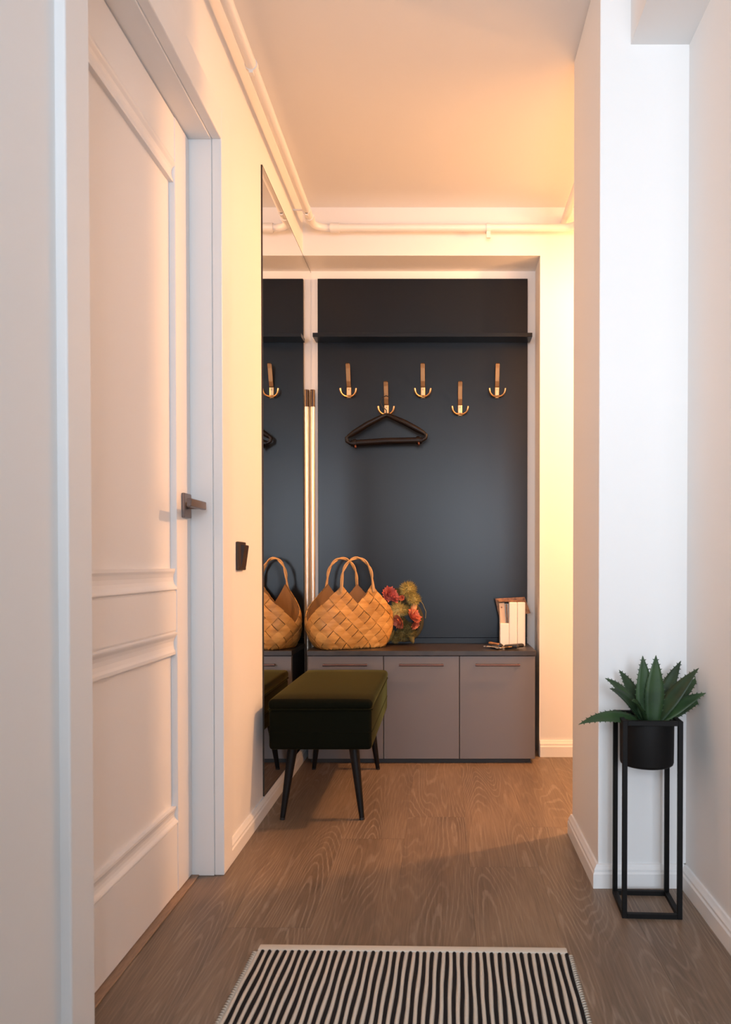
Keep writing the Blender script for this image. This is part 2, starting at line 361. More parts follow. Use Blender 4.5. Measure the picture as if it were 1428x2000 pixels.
# ------------------------------------------------------------------ pendant lamp in the side hall (round the corner)
t = thing('pendant_lamp', 'dark capped pendant lamp hanging in the side hall round the corner', 'lamp', (LAMP[0], LAMP[1], H))
dz = LAMP[2] - H
obj('cord', tube(bmesh.new(), [(0, 0, 0), (0, 0, dz + .058)], 0.004, 8), M_shade, t)
obj('canopy', lathe(bmesh.new(), [(0, 0), (.05, 0), (.05, -.02), (.02, -.03), (0, -.03)], 24), M_shade, t)
obj('lamp_shade', lathe(bmesh.new(), [(0, dz + .060), (.03, dz + .060), (.19, dz + .030), (.192, dz + .026), (.03, dz + .048), (0, dz + .048)], 32), M_shade, t)
lp = light('pendant_bulb', 'POINT', LAMP, 116, (1.0, 0.485, 0.195), shadow_soft_size=0.05)
light('added_ceiling_fill', 'POINT', (LAMP[0], LAMP[1], LAMP[2] + .14), 8, (1.0, 0.40, 0.11), shadow_soft_size=0.05)  # added fill light above the opaque shade, brightens the ceiling

# ------------------------------------------------------------------ heating pipes
PR, PZ, PX, PY = 0.0165, 2.375, -0.574, 3.442
def arc(c, r, a0, a1, n, z): return [(c[0] + r*math.cos(a0 + (a1 - a0)*i/n), c[1] + r*math.sin(a0 + (a1 - a0)*i/n), z) for i in range(n + 1)]
t = thing('heating_pipe', 'long white pipe along the ceiling of left and back walls', 'pipe', (0, 0, PZ))
pts = [(PX, 1.20, 0), (PX, 2.2, 0), (PX, PY - .09, 0)] + arc((PX + .06, PY - .06), .06, math.pi, math.pi/2, 8, 0)
pts += [(-0.3, PY, 0), (0.2, PY, 0), (0.51, PY, 0)] + arc((0.53, PY - .07), .07, math.pi/2, 0, 8, 0) + [(0.60, 3.2, 0), (0.60, YP2 + .02, 0)]
autosmooth(obj('tube', tube(bmesh.new(), pts, PR, 16), M_pipe, t))
def sleeve(name, a, b2, r): autosmooth(obj(name, tube(bmesh.new(), [a, b2], r, 16), M_pipe, t))
sleeve('coupling', (-0.50, PY, 0), (-0.46, PY, 0), PR + .004)
sleeve('coupling', (PX, PY - .115, 0), (PX, PY - .085, 0), PR + .004)
def clip(name, p, wall, arm=True):
    b = bmesh.new()
    ax = Vector((0, 1, 0)) if wall == 'l' else Vector((1, 0, 0))
    tube(b, [Vector(p) - ax*.009, Vector(p) + ax*.009], PR + .003, 16)
    if wall == 'l' and arm: bx(b, XW, p[0], p[1] - .003, p[1] + .003, -.003, .003)
    if wall == 'l': bx(b, p[0] - .006, p[0] + .006, p[1] - .009, p[1] + .009, -.026, -.012)
    else: bx(b, p[0] - .006, p[0] + .006, p[1], YB, -.004, .004); bx(b, p[0] - .009, p[0] + .009, p[1] - .006, p[1] + .006, -.045, -.012)
    obj(name, b, M_pipe, t)
clip('pipe_clip', (PX, 3.27, 0), 'l'); clip('pipe_clip', (PX, 2.33, 0), 'l', False); clip('pipe_clip', (0.205, PY, 0), 'b')
t = thing('riser_pipe', 'short white pipe running forward below the ceiling in the far right corner', 'pipe', (0.549, 0, 2.421))
autosmooth(obj('tube', tube(bmesh.new(), [(0, YB, 0), (0, 3.2, 0), (0, YP2 + .02, 0)], PR, 16), M_pipe, t))

# ------------------------------------------------------------------ mirror, switch
MZ0, MZ1, MY0, MY1 = 0.060, 2.266, 2.690, 3.676
t = thing('wall_mirror', 'tall frameless mirror on the left wall reaching into the niche', 'mirror', (XW, MY0, MZ0))
obj('mirror_glass', bx(bmesh.new(), 0.001, 0.005, 0.0015, MY1 - MY0, 0.0015, MZ1 - MZ0 - .0015), M_mirror, t)
b = bmesh.new(); bx(b, 0, 0.0055, 0, 0.0015, 0, MZ1 - MZ0); bx(b, 0, 0.0055, 0.0015, MY1 - MY0, MZ1 - MZ0 - .0015, MZ1 - MZ0); bx(b, 0, 0.0055, 0.0015, MY1 - MY0, 0, .0015)
obj('mirror_edge', b, M_edge, t)
t = thing('light_switch', 'dark brown rocker light switch on the left wall', 'light switch', (XW, 2.39, 0.902))
obj('switch_frame', bx(bmesh.new(), 0, 0.010, -.042, .042, -.044, .044, .002, 1), M_switch, t)
obj('rocker', prism(bmesh.new(), [(0.004, -.034), (0.0115, -.034), (0.0205, .030), (0.0195, .034), (0.004, .034)], 'y', -.016, .036), M_switch, t)

# ------------------------------------------------------------------ coat rack: panel, shelf and five hooks
PX0, PX1, PYF = -0.5925, 0.4041, 3.660
t = thing('coat_rack', 'tall charcoal coat rack panel with a shelf and five brass hooks', 'coat rack', (0, PYF, 0.4985))
zb = 0.4985
def part(name, m, x0, x1, y0, y1, z0, z1, bev=.001, seg=1, p=None): return box(name, m, x0, x1, y0 - PYF, y1 - PYF, z0 - zb, z1 - zb, bev, seg, p or t)
part('back_panel', M_panel, PX0, PX1, PYF, YN - .001, 0.5268, 2.2306)
part('lower_strip', M_panel, PX0, PX1, PYF + .002, YN - .001, 0.4985, 0.526)
part('shelf', M_panel, -0.6005, 0.4155, 3.565, PYF, 1.928, 1.947)
HOOKS = [(-0.444, 1.668), (-0.266, 1.584), (-0.093, 1.668), (0.083, 1.584), (0.2585, 1.668)]
def make_hook(x, z):
    # base plate
    b = bx(bmesh.new(), -.0105, .0105, -.008, 0, -.004, .050, .003, 2)
    h = obj('coat_hook', b, M_brass, t); h.location = (x, 0, z - zb)
    h['label'] = 'brass triple coat hook'
    # strap rising and bending out
    pr = [(-.004, .044), (-.014, .050), (-.026, .072), (-.036, .100), (-.046, .128), (-.055, .147), (-.060, .1495)]
    b = bmesh.new(); tk = .004; n = len(pr)
    rows = []
    for i, (y, zz) in enumerate(pr):
        wd = .0098 if i < n - 1 else .007
        rows.append([b.verts.new((-wd, y, zz)), b.verts.new((wd, y, zz)), b.verts.new((wd, y + tk, zz - tk*.6)), b.verts.new((-wd, y + tk, zz - tk*.6))])
    for A, B in zip(rows, rows[1:]):
        for k in range(4): b.faces.new((A[k], A[(k+1) % 4], B[(k+1) % 4], B[k]))
    b.faces.new(rows[0]); b.faces.new(rows[-1])
    bmesh.ops.bevel(b, geom=[e for e in b.edges], offset=.0012, segments=1, affect='EDGES')
    obj('upper_prong', b, M_ant, h)
    for s in (-1, 1):
        pts = [(0, -.006, .006), (s*.010, -.014, .003), (s*.020, -.022, .004), (s*.029, -.028, .010), (s*.0345, -.032, .019), (s*.0365, -.034, .029), (s*.0375, -.035, .037)]
        autosmooth(obj('lower_prong', tube(bmesh.new(), pts, [.005, .0048, .0044, .0042, .0042, .0045, .0042], 10), M_brass, h), 60)
    for zz in (.036, .006):
        obj('screw', tube(bmesh.new(), [(0, -.008, zz), (0, -.0095, zz)], .0035, 10), M_ant, h)
    return h
make_hook(*HOOKS[0])
h0 = [o for o in t.children if o.name.startswith('coat_hook')][0]
for x, z in HOOKS[1:]:
    c = h0.copy(); C.objects.link(c); c.parent = t; c.location = (x, 0, z - zb)
    for ch in h0.children:
        k = ch.copy(); C.objects.link(k); k.parent = c

# ------------------------------------------------------------------ hanger
HX, HY, HZ = -0.262, 3.600, 1.574
t = thing('clothes_hanger', 'dark wooden clothes hanger with a trouser bar on the second hook', 'hanger', (HX, HY, HZ), math.radians(-4))
AL, AR = Vector((-.178, -.004, -.098)), Vector((.176, .004, -.086))
def arm(end):
    e = Vector(end); pts = [Vector((0, 0, 0)), e*.08 + Vector((0, 0, .003)), e*.5 + Vector((0, -.004, .006)), e*.85 + Vector((0, -.003, .002)), e]
    return tube(bmesh.new(), pts, [.011, .0135, .0155, .0155, .011], 12, flat=(1, .85))
for e in (AL, AR): autosmooth(obj('arm', arm(e), M_hang, t), 50)
for e, s in ((AL, -1), (AR, 1)):
    pts = [e, e + Vector((s*.010, 0, -.008)), e + Vector((s*.008, 0, -.022)), e + Vector((-s*.008, 0, -.032)), e + Vector((-s*.02, 0, -.033))]
    autosmooth(obj('end_loop', tube(bmesh.new(), pts, .0085, 10), M_hang, t))
BLp, BRp = AL + Vector((.012, 0, -.033)), AR + Vector((-.010, 0, -.033))
autosmooth(obj('trouser_bar', tube(bmesh.new(), [BLp, (BLp + BRp)/2 + Vector((0, 0, .004)), BRp], .0150, 12), M_hang, t))
for P in (BLp + Vector((.018, 0, 0)), BRp + Vector((-.018, 0, 0))):
    cl = autosmooth(obj('clip', tube(bmesh.new(), [P + Vector((-.007, 0, 0)), P + Vector((.007, 0, 0))], .0195, 14), M_hang, t)); cl['label'] = 'round clip on the trouser bar'
    obj('clip_knob', tube(bmesh.new(), [P + Vector((.004, -.012, -.012)), P + Vector((.006, -.018, -.024))], .0045, 8), M_copper, cl)
hk = [(0, 0, 0), (0, 0, .022), (-.020, -.003, .040), (-.028, -.006, .060), (-.020, -.008, .080), (0, -.010, .088), (.018, -.008, .080)]
autosmooth(obj('hook', tube(bmesh.new(), hk, .0024, 8), M_fob, t))

# ------------------------------------------------------------------ shoe cabinet + worktop
CX0, CX1, CYF = -0.5923, 0.4078, 3.364
t = thing('shoe_cabinet', 'low grey shoe cabinet with three flat doors in the niche', 'cabinet', ((CX0 + CX1)/2, CYF, 0))
ox, oy = (CX0 + CX1)/2, CYF
b = bmesh.new(); bx(b, CX0 - ox, CX1 - ox, .020, YN - oy - .006, .022, .4755)
obj('carcass', b, M_carc, t)
obj('plinth', bx(bmesh.new(), CX0 - ox + .01, CX1 - ox - .018, .025, YN - oy - .03, 0, .0218), M_carc, t)
dw = (CX1 - CX0)/3
for k in range(3):
    xa = CX0 - ox + k*dw
    dr = obj('cabinet_door', bx(bmesh.new(), xa + .0015, xa + dw - .0015, 0, .0195, .0215, .4735, .0012, 1), M_cab, t)
    xc = xa + dw/2; w2 = .097
    b = tube(bmesh.new(), [(xc - w2, -.024, .437), (xc + w2, -.024, .437)], .0048, 10)
    for s in (-1, 1): tube(b, [(xc + s*(w2 - .006), -.024, .437), (xc + s*(w2 - .006), 0, .437)], .0042, 10)
    hd = autosmooth(obj('bar_handle', b, M_pull, dr)); hd['label'] = 'slim bronze bar handle'
t = obj('worktop', bx(bmesh.new(), CX0 - .002, CX1 + .002, CYF - .008, YN - .002, 0.476, 0.498, .0015, 1), M_top)
tag(t, 'dark brown worktop lying over the grey shoe cabinet', 'worktop')

# ------------------------------------------------------------------ velvet bench
BX0, BX1, BY0, BY1 = -0.590, -0.236, 2.578, 3.318
t = thing('storage_bench', 'dark green velvet storage bench on four splayed black legs', 'bench', ((BX0 + BX1)/2, (BY0 + BY1)/2, 0))
hx, hy = (BX1 - BX0)/2, (BY1 - BY0)/2
autosmooth(obj('body', bx(bmesh.new(), -hx + .003, hx - .003, -hy + .003, hy - .003, .249, .386, .013, 3), M_velvet, t), 60)
b = bx(bmesh.new(), -hx, hx, -hy, hy, .384, .420, .016, 4)
bmesh.ops.subdivide_edges(b, edges=[e for e in b.edges if e.calc_length() > .2], cuts=6, use_grid_fill=True)
for v in b.verts:
    if v.co.z > .402:
        v.co.z += .007*max(0, 1 - (v.co.x/hx)**2)**.5*max(0, 1 - (v.co.y/hy)**2)**.5
autosmooth(obj('lid', b, M_velvet, t), 60)
def ring(hx, hy, z, r, cr=.014):
    P = []
    for cx, cy, a0 in ((hx - cr, hy - cr, 0), (-hx + cr, hy - cr, 90), (-hx + cr, -hy + cr, 180), (hx - cr, -hy + cr, 270)):
        for i in range(5):
            a = math.radians(a0 + i*22.5); P.append((cx + cr*math.cos(a), cy + cr*math.sin(a), z))
    return tube(bmesh.new(), P, r, 6, closed=True)
obj('seam_piping', ring(hx - .003, hy - .003, .309, .0022), M_velvet, t, True)
obj('seam_piping', ring(hx - .001, hy - .001, .3865, .0028), M_velvet, t, True)
for sx in (-1, 1):
    for sy in (-1, 1):
        pts = [(sx*(hx - .072), sy*(hy - .075), .252), (sx*(hx - .040), sy*(hy - .046), 0)]
        l = autosmooth(obj('leg', tube(bmesh.new(), pts, [.0185, .0085], 14), M_leg, t))
        obj('foot_cap', tube(bmesh.new(), [(pts[1][0], pts[1][1], 0.0), (pts[1][0] - sx*.0009, pts[1][1] - sy*.0009, .007)], .0092, 14), M_fob, l)

# ------------------------------------------------------------------ metal pole in the corner
t = thing('corner_pole', 'slim brass coloured pole with brown cap standing in the niche corner', 'pole', (-0.6135, 3.640, 0))
autosmooth(obj('shaft', tube(bmesh.new(), [(0, 0, 0), (0, 0, 1.62)], .0105, 14), mat('pale_brass', (0.78, 0.67, 0.56), 0.34, 0.8), t))
c = autosmooth(obj('cap', tube(bmesh.new(), [(0, 0, 1.62), (0, 0, 1.70)], .0118, 14), mat('brown_cap', (0.05, 0.025, 0.012), 0.35, 0.2), t)); c['label'] = 'brown end cap'

# ------------------------------------------------------------------ woven basket
NB = 36; PV = 0.0285
def sect(z):
    s = max(0.0, min(1.0, z/.12)); s2 = max(0.0, min(1.0, (z - .12)/.19))
    e = math.sin(s*math.pi/2); f2 = s2*s2*(3 - 2*s2)
    a = .146 + .054*e - .040*f2; bb = .084 + .022*e - .012*f2; n = 6.5 - 3.7*e
    return a, bb, n
_cache = {}
def perim(z):
    k = round(z, 4)
    if k in _cache: return _cache[k]
    a, bb, n = sect(z); P = []
    M = 240
    for i in range(M + 1):
        th = -math.pi/2 + 2*math.pi*i/M
        c, s = math.cos(th), math.sin(th)
        P.append((a*math.copysign(abs(c)**(2/n), c), bb*math.copysign(abs(s)**(2/n), s)))
    # even out by arc length
    D = [0]
    for p, q in zip(P, P[1:]): D.append(D[-1] + math.hypot(q[0] - p[0], q[1] - p[1]))
    _cache[k] = (P, D); return _cache[k]
def S(u, v, off=0.0):
    z = max(0.0, v)*PV; P, D = perim(z); tt = (u % NB)/NB*D[-1]
    lo, hi = 0, len(D) - 1
    while hi - lo > 1:
        mid = (lo + hi)//2
        if D[mid] <= tt: lo = mid
        else: hi = mid
    f = (tt - D[lo])/max(1e-9, D[hi] - D[lo]); p, q = P[lo], P[hi]
    x, y = p[0] + (q[0] - p[0])*f, p[1] + (q[1] - p[1])*f
    tx, ty = q[0] - p[0], q[1] - p[1]; l = math.hypot(tx, ty) or 1
    nx, ny = ty/l, -tx/l
    under = min(0.0, v)*PV          # fold under the base
    return Vector((x + nx*(off + under), y + ny*(off + under), z + (0.0006 if v < 0 else 0)))
def rim(i):
    i = i % NB; k = min(i, NB - i); k = min(k, 18 - k) if k <= 18 else k
    return 8 + k if k <= 3 else 14 - k
t = thing('woven_basket', 'woven birch bark basket bag with two twisted handles on the worktop', 'basket', (-0.424, 3.500, 0.499), math.radians(28))
rnd = random.Random(3)
# inner shell of the weave
b = bmesh.new(); vd = {}
def gv(u, v):
    key = (u % NB, v)
    if key not in vd: vd[key] = b.verts.new(S(u, v, -0.0035))
    return vd[key]
for i in range(NB):
    for j in range(0, 12):
        if (i + j) % 2 == 0 and j + 1 <= rim(i):
            q = [gv(i, j + 1), gv(i - 1, j), gv(i, j - 1), gv(i + 1, j)]
            try: b.faces.new(q)
            except ValueError: pass
for i in range(NB):   # fill the half diamonds at the base
    if i % 2 == 1:
        try: b.faces.new([gv(i, 0), gv(i - 1, -1), gv(i + 1, -1)])
        except ValueError: pass
ob = obj('basket_lining', b, M_barkin, t); mo = ob.modifiers.new('thick', 'SOLIDIFY'); mo.thickness = .0025
b = bmesh.new(); P, D = perim(0.0); vs = [b.verts.new((x*.97, y*.97, 0.002)) for x, y in P[:-1:4]]; b.faces.new(vs)
ob = obj('basket_base', b, M_barkin, t); mo = ob.modifiers.new('thick', 'SOLIDIFY'); mo.thickness = .002
for i in range(NB):
    for j in range(0, 12):
        if (i + j) % 2 or j + 1 > rim(i): continue
        par = ((i + j)//2) % 2
        b = bmesh.new()
        # diagonal axes of the diamond; tile is longer along one of them (over) and tucked at its ends
        e1, e2 = (1.0 + .08, 0.915) if par else (0.915, 1.0 + .08)
        g = []
        n = 3; jit = rnd.uniform(-.0006, .0008)
        for a in range(n + 1):
            row = []
            for c in range(n + 1):
                p, q = (a/n - .5)*e1, (c/n - .5)*e2      # along (+,+) and (-,+)
                uu, vv = i + (p - q), j + (p + q)
                lift = .0018 + jit + .0024*((1 - (2*p/e1)**2) if par else (1 - (2*q/e2)**2))
                edge = .0 if (a in (0, n) and par) or (c in (0, n) and not par) else .0012
                row.append(b.verts.new(S(uu, vv, lift + edge)))
            g.append(row)
        for a in range(n):
            for c in range(n): b.faces.new((g[a][c], g[a+1][c], g[a+1][c+1], g[a][c+1]))
        be = [e for e in b.edges if len(e.link_faces) == 1]
        r = bmesh.ops.extrude_edge_only(b, edges=be)
        ctr = S(i, j, 0); inn = S(i, j, -1.0) - ctr
        for v in r['geom']:
            if isinstance(v, bmesh.types.BMVert): v.co += inn*.004
        autosmooth(obj('bark_strip', b, M_bark, t), 50)
for side in (0, 18):
    A, B = S(side - 3, 11, .004), S(side + 3, 11, .004)
    A0, B0 = S(side - 3.1, 8.9, .008), S(side + 3.1, 8.9, .008)
    mid = (A + B)/2; up = Vector((0, 0, 1)); ax = (B - A)/2; R = ax.length
    base = [A0, (A0 + A)/2 + (A0 - S(side - 3.1, 8.9, 0)).normalized()*.002, A]
    arcp = []
    for k in range(0, 25):
        a = math.pi - math.pi*k/24
        arcp.append(mid + ax*(math.cos(a)*(1 - .04*math.sin(a))) + up*(math.sin(a)*.092))
    path = base[:-1] + arcp + [(B0 + B)/2, B0]
    hd = None
    for ph in (0, math.pi):
        pts = []; m = len(path)
        nn = (ax.cross(up)).normalized()
        for k in range(m*3 - 2):
            f = k/3; i0 = min(int(f), m - 2); p = path[i0].lerp(path[i0 + 1], f - i0)
            tg = (path[i0 + 1] - path[i0]).normalized(); sd = tg.cross(nn).normalized()
            an = ph + f*0.62
            pts.append(p + (nn*math.cos(an) + sd*math.sin(an))*.0034)
        ob = autosmooth(obj('handle' if hd is None else 'twisted_strand', tube(bmesh.new(), pts, .0042, 8), M_cord, hd or t), 60)
        hd = hd or ob

# ------------------------------------------------------------------ dried flower wreath
WX, WY, WZ = -0.176, 3.626, 0.499
t = thing('flower_wreath', 'dried flower wreath of olive pompoms and coral blooms beside the basket', 'wreath', (WX, WY, WZ))
P = [(0.075*math.cos(a), -.010, .112 + .088*math.sin(a)) for a in [2*math.pi*k/28 for k in range(28)]]
autosmooth(obj('twig_ring', tube(bmesh.new(), P, .013, 8, closed=True), M_twig, t))
rnd = random.Random(11)
def pompom(name, x, y, z, r, m, n=420):
    b = bmesh.new(); bmesh.ops.create_icosphere(b, subdivisions=2, radius=r*.55)
    for k in range(n):
        th = rnd.uniform(0, 2*math.pi); cz = rnd.uniform(-1, 1); s = math.sqrt(1 - cz*cz)
        dv = Vector((s*math.cos(th), s*math.sin(th), cz)); a = dv.orthogonal().normalized(); c = dv.cross(a)
        rr = r*rnd.uniform(.82, 1.08); wv = r*.034
        v = [b.verts.new(dv*r*.55 + a*wv), b.verts.new(dv*r*.55 - a*wv*.5 + c*wv*.87), b.verts.new(dv*r*.55 - a*wv*.5 - c*wv*.87), b.verts.new(dv*rr)]
        for f in ((0, 1, 3), (1, 2, 3), (2, 0, 3)): b.faces.new([v[q] for q in f])
    bmesh.ops.translate(b, verts=b.verts, vec=(x, y, z))
    return obj(name, b, m, t)
def wx(px): return (px - 864.4)/418 - WX
def wz(py): return .8757 - (py - 1102.5)/418 - WZ
for px, py, r, m in ((797, 1152, .047, M_olive), (808, 1170, .040, M_olive), (776, 1190, .046, M_yolive), (789, 1192, .034, M_olive), (775, 1162, .036, M_dolive), (784, 1216, .034, M_dolive), (797, 1226, .034, M_dolive), (786, 1238, .040, M_dolive), (803, 1236, .032, M_dolive), (772, 1246, .032, M_dolive), (806, 1190, .022, M_olive)):
    pompom('pompom', wx(px), -.022 + rnd.uniform(-.012, .006), wz(py), r, m)
def bloom(px, py, r, m, tilt, n=17):
    """papery everlasting bloom: pleated pointed petals opening as a fan"""
    b = bmesh.new()
    for layer, (k, op, ln) in enumerate(((n, .80, 1.0), (n - 3, .55, .95), (n - 7, .28, .85))):
        for i in range(k):
            a = 2*math.pi*(i + .5*layer)/k + rnd.uniform(-.06, .06)
            ca, sa = math.cos(a), math.sin(a); wd = r*.20; q_ = rnd.uniform(.9, 1.1)*ln
            rows = []
            for d_, w_ in ((0.05, .3), (.45, .8), (.8, 1.0), (1.08, .10)):
                rad = r*d_*q_*math.sin(op*1.3); hh = r*d_*q_*math.cos(op*1.3)*1.15
                rows.append([b.verts.new((ca*rad - sa*wd*w_*s_, sa*rad + ca*wd*w_*s_, hh + abs(s_)*r*.10*w_)) for s_ in (-1, 0, 1)])
            for A, B in zip(rows, rows[1:]):
                for q in (0, 1): b.faces.new((A[q], A[q+1], B[q+1], B[q]))
    bmesh.ops.create_icosphere(b, subdivisions=1, radius=r*.16, matrix=Matrix.Translation((0, 0, r*.25)))
    rot = Matrix.Rotation(tilt[1], 4, 'Z') @ Matrix.Rotation(tilt[0], 4, 'X')
    bmesh.ops.transform(b, matrix=Matrix.Translation((wx(px), -.045, wz(py))) @ rot, verts=b.verts)
    return obj('bloom', b, m, t)
bloom(757, 1160, .040, M_pink, (1.5, .5)); bloom(765, 1168, .034, M_pink, (1.2, 1.0)); bloom(785, 1168, .016, M_coral, (1.4, 0))
bloom(786, 1211, .042, M_coral, (1.9, -.9)); bloom(802, 1208, .046, M_coral, (1.0, 1.0)); bloom(808, 1218, .026, M_coral, (2.0, .7))
def leaf_blade(p0, p1, wd, m, name='leaf'):
    p0, p1 = Vector(p0), Vector(p1); ax = p1 - p0; sd = ax.cross(Vector((0, 1, 0))).normalized()
    b = bmesh.new(); rows = []
    for tt, w_ in ((0, .25), (.3, .9), (.6, 1), (.85, .6), (1, .05)):
        c = p0 + ax*tt; rows.append([b.verts.new(c - sd*wd*w_), b.verts.new(c + Vector((0, -.004, 0))), b.verts.new(c + sd*wd*w_)])
    for A, B in zip(rows, rows[1:]):
        for q in (0, 1): b.faces.new((A[q], A[q+1], B[q+1], B[q]))
    o = obj(name, b, m, t, True); mo = o.modifiers.new('thick', 'SOLIDIFY'); mo.thickness = .001
    return o
leaf_blade((wx(806), -.05, wz(1204)), (wx(811), -.03, wz(1172)), .014, M_peach)
leaf_blade((wx(770), -.05, wz(1230)), (wx(756), -.045, wz(1256)), .012, M_dolive)
leaf_blade((wx(800), -.04, wz(1235)), (wx(808), -.045, wz(1257)), .012, M_dolive)
autosmooth(obj('loose_stem', tube(bmesh.new(), [(wx(815), -.02, wz(1165)), (wx(826), -.03, wz(1180)), (wx(832), -.03, wz(1195)), (wx(831), -.03, wz(1208))], .0009, 5), M_olive, t))

# ------------------------------------------------------------------ letter holder with white booklets
t = thing('card_holder', 'white pocketed card holder with brown leather flap by the niche edge', 'card holder', (0.318, 3.560, 0.498))
def hp(name, m, x0, x1, y0, y1, z0, z1, bev=.002, seg=2): return box(name, m, x0, x1, y0, y1, z0, z1, bev, seg, t)
hp('back_board', M_white, -.052, .064, .022, .030, 0, .195)
hp('tall_column', M_white, -.010, .027, -.020, .022, 0, .204, .004); hp('tall_column', M_white, .0275, .0645, -.020, .022, 0, .204, .004)
hp('pocket', M_white, -.052, -.0105, -.020, .022, 0, .106, .003)
b = bx(bmesh.new(), -.013, .013, -.003, .003, 0, .105, .002, 1)
tg = obj('wooden_tag', b, M_tag, t); tg.location = (-.036, .004, .095); tg.rotation_euler = (0, math.radians(-4), 0)
obj('tag_hole', tube(bmesh.new(), [(-.002, -.0036, .084), (-.002, -.0028, .084)], .004, 10), M_kraft, tg)
st = obj('thin_stick', bx(bmesh.new(), -.003, .003, -.003, .003, 0, .09, .001, 1), M_kraft, t); st.location = (-.0165, .002, .104); st.rotation_euler = (0, math.radians(-3), 0)
b = bmesh.new()
for poly in ([(-.072, .218), (.066, .226), (.066, .200), (-.060, .200)], [(-.072, .218), (-.046, .214), (-.046, .120), (-.050, .120)], [(.066, .226), (.094, .150), (.066, .146)]):
    A = [b.verts.new((x, .030 if x < .06 or z > .2 else .026, z)) for x, z in poly]; b.faces.new(A)
o = obj('leather_flap', b, M_kraft, t); mo = o.modifiers.new('thick', 'SOLIDIFY'); mo.thickness = .004
hp('leather_lid', M_kraft, -.060, .066, -.012, .034, .205, .211, .002)

# ------------------------------------------------------------------ keys
t = thing('key_bunch', 'bunch of keys with dark fobs lying on the worktop', 'keys', (0.262, 3.432, 0.4985)); t.scale = (1.45, 1.35, 1.7)
P = [(.014*math.cos(a), .014*math.sin(a), .004 + .003*math.cos(a)) for a in [2*math.pi*k/18 for k in range(18)]]
obj('key_ring', tube(bmesh.new(), P, .0012, 6, closed=True), M_steel, t, True)
def key(ang, m, tilt=0.0, ln=.05):
    b = bmesh.new()
    tube(b, [(.010, 0, -.001), (.010, 0, .0012)], .0105, 12)
    bx(b, .018, .018 + ln*.62, -.004, .003, -.001, .0012)
    for k in range(3): bx(b, .026 + k*.007, .030 + k*.007, .003, .0055, -.001, .0012)
    o = obj('key', b, m, t); o.rotation_euler = (0, -tilt, ang); o.location = (.010*math.cos(ang), .010*math.sin(ang), .004); return o
key(2.9, M_steel, .04, .04); key(3.6, M_steel, .12, .04); key(4.4, M_steel, .05, .04); key(5.2, M_brass, .12, .035); key(2.2, M_steel, .15, .035)
for an, ln in ((.15, .06), (-.45, .045), (1.7, .035), (3.3, .022)):
    o = autosmooth(obj('fob', bx(bmesh.new(), .012, .012 + ln, -.010, .010, 0, .010, .004, 2), M_fob, t)); o.rotation_euler = (0, -.05, an)
o = autosmooth(obj('leather_loop', bx(bmesh.new(), .01, .045, -.007, .007, .008, .013, .002, 1), M_kraft, t)); o.rotation_euler = (0, -.08, 2.5)

# ------------------------------------------------------------------ plant stand, pot and agave
SX, SY, SH, SB = 0.522, 1.957, 0.490, 0.012
t = thing('plant_stand', 'tall square black metal plant stand holding a round pot', 'plant stand', (SX, SY, 0), math.radians(-3))
hs = .0735
for sx in (-1, 1):
    for sy in (-1, 1):
        x, y = sx*(hs - SB/2), sy*(hs - SB/2)
        obj('post', bx(bmesh.new(), x - SB/2, x + SB/2, y - SB/2, y + SB/2, 0, SH, .0008, 1), M_black, t)
for z in (0, SH - SB):
    for s in (-1, 1):
        c = s*(hs - SB/2)
        obj('rail', bx(bmesh.new(), -hs + SB, hs - SB, c - SB/2, c + SB/2, z, z + SB, .0008, 1), M_black, t)
        obj('rail', bx(bmesh.new(), c - SB/2, c + SB/2, -hs + SB, hs - SB, z, z + SB, .0008, 1), M_black, t)
pz0, pz1 = .366, .486
pot = autosmooth(obj('pot', lathe(bmesh.new(), [(0, pz0), (.061, pz0), (.0655, pz0 + .003), (.0670, pz0 + .008), (.0680, pz1 - .004), (.0675, pz1), (.065, pz1), (.0645, pz1 - .01), (.0635, pz1 - .05), (0, pz1 - .05)], 48), M_black, t), 40)
pot['label'] = 'round black metal pot'
for x in (-.0605, .0605):
    obj('screw', tube(bmesh.new(), [(x*.98, -.022, SH - .008), (x*.95, -.022, SH - .008)], .003, 8), M_screw, t)
AX, AY, AZ = 0.528, 1.957, 0.437
ag = thing('agave_plant', 'spiky green artificial agave growing out of the black pot', 'plant', (AX, AY, AZ))
obj('soil', lathe(bmesh.new(), [(0, .0005), (.061, .0005), (.061, .022), (.035, .028), (0, .030)], 28), M_soil, ag)
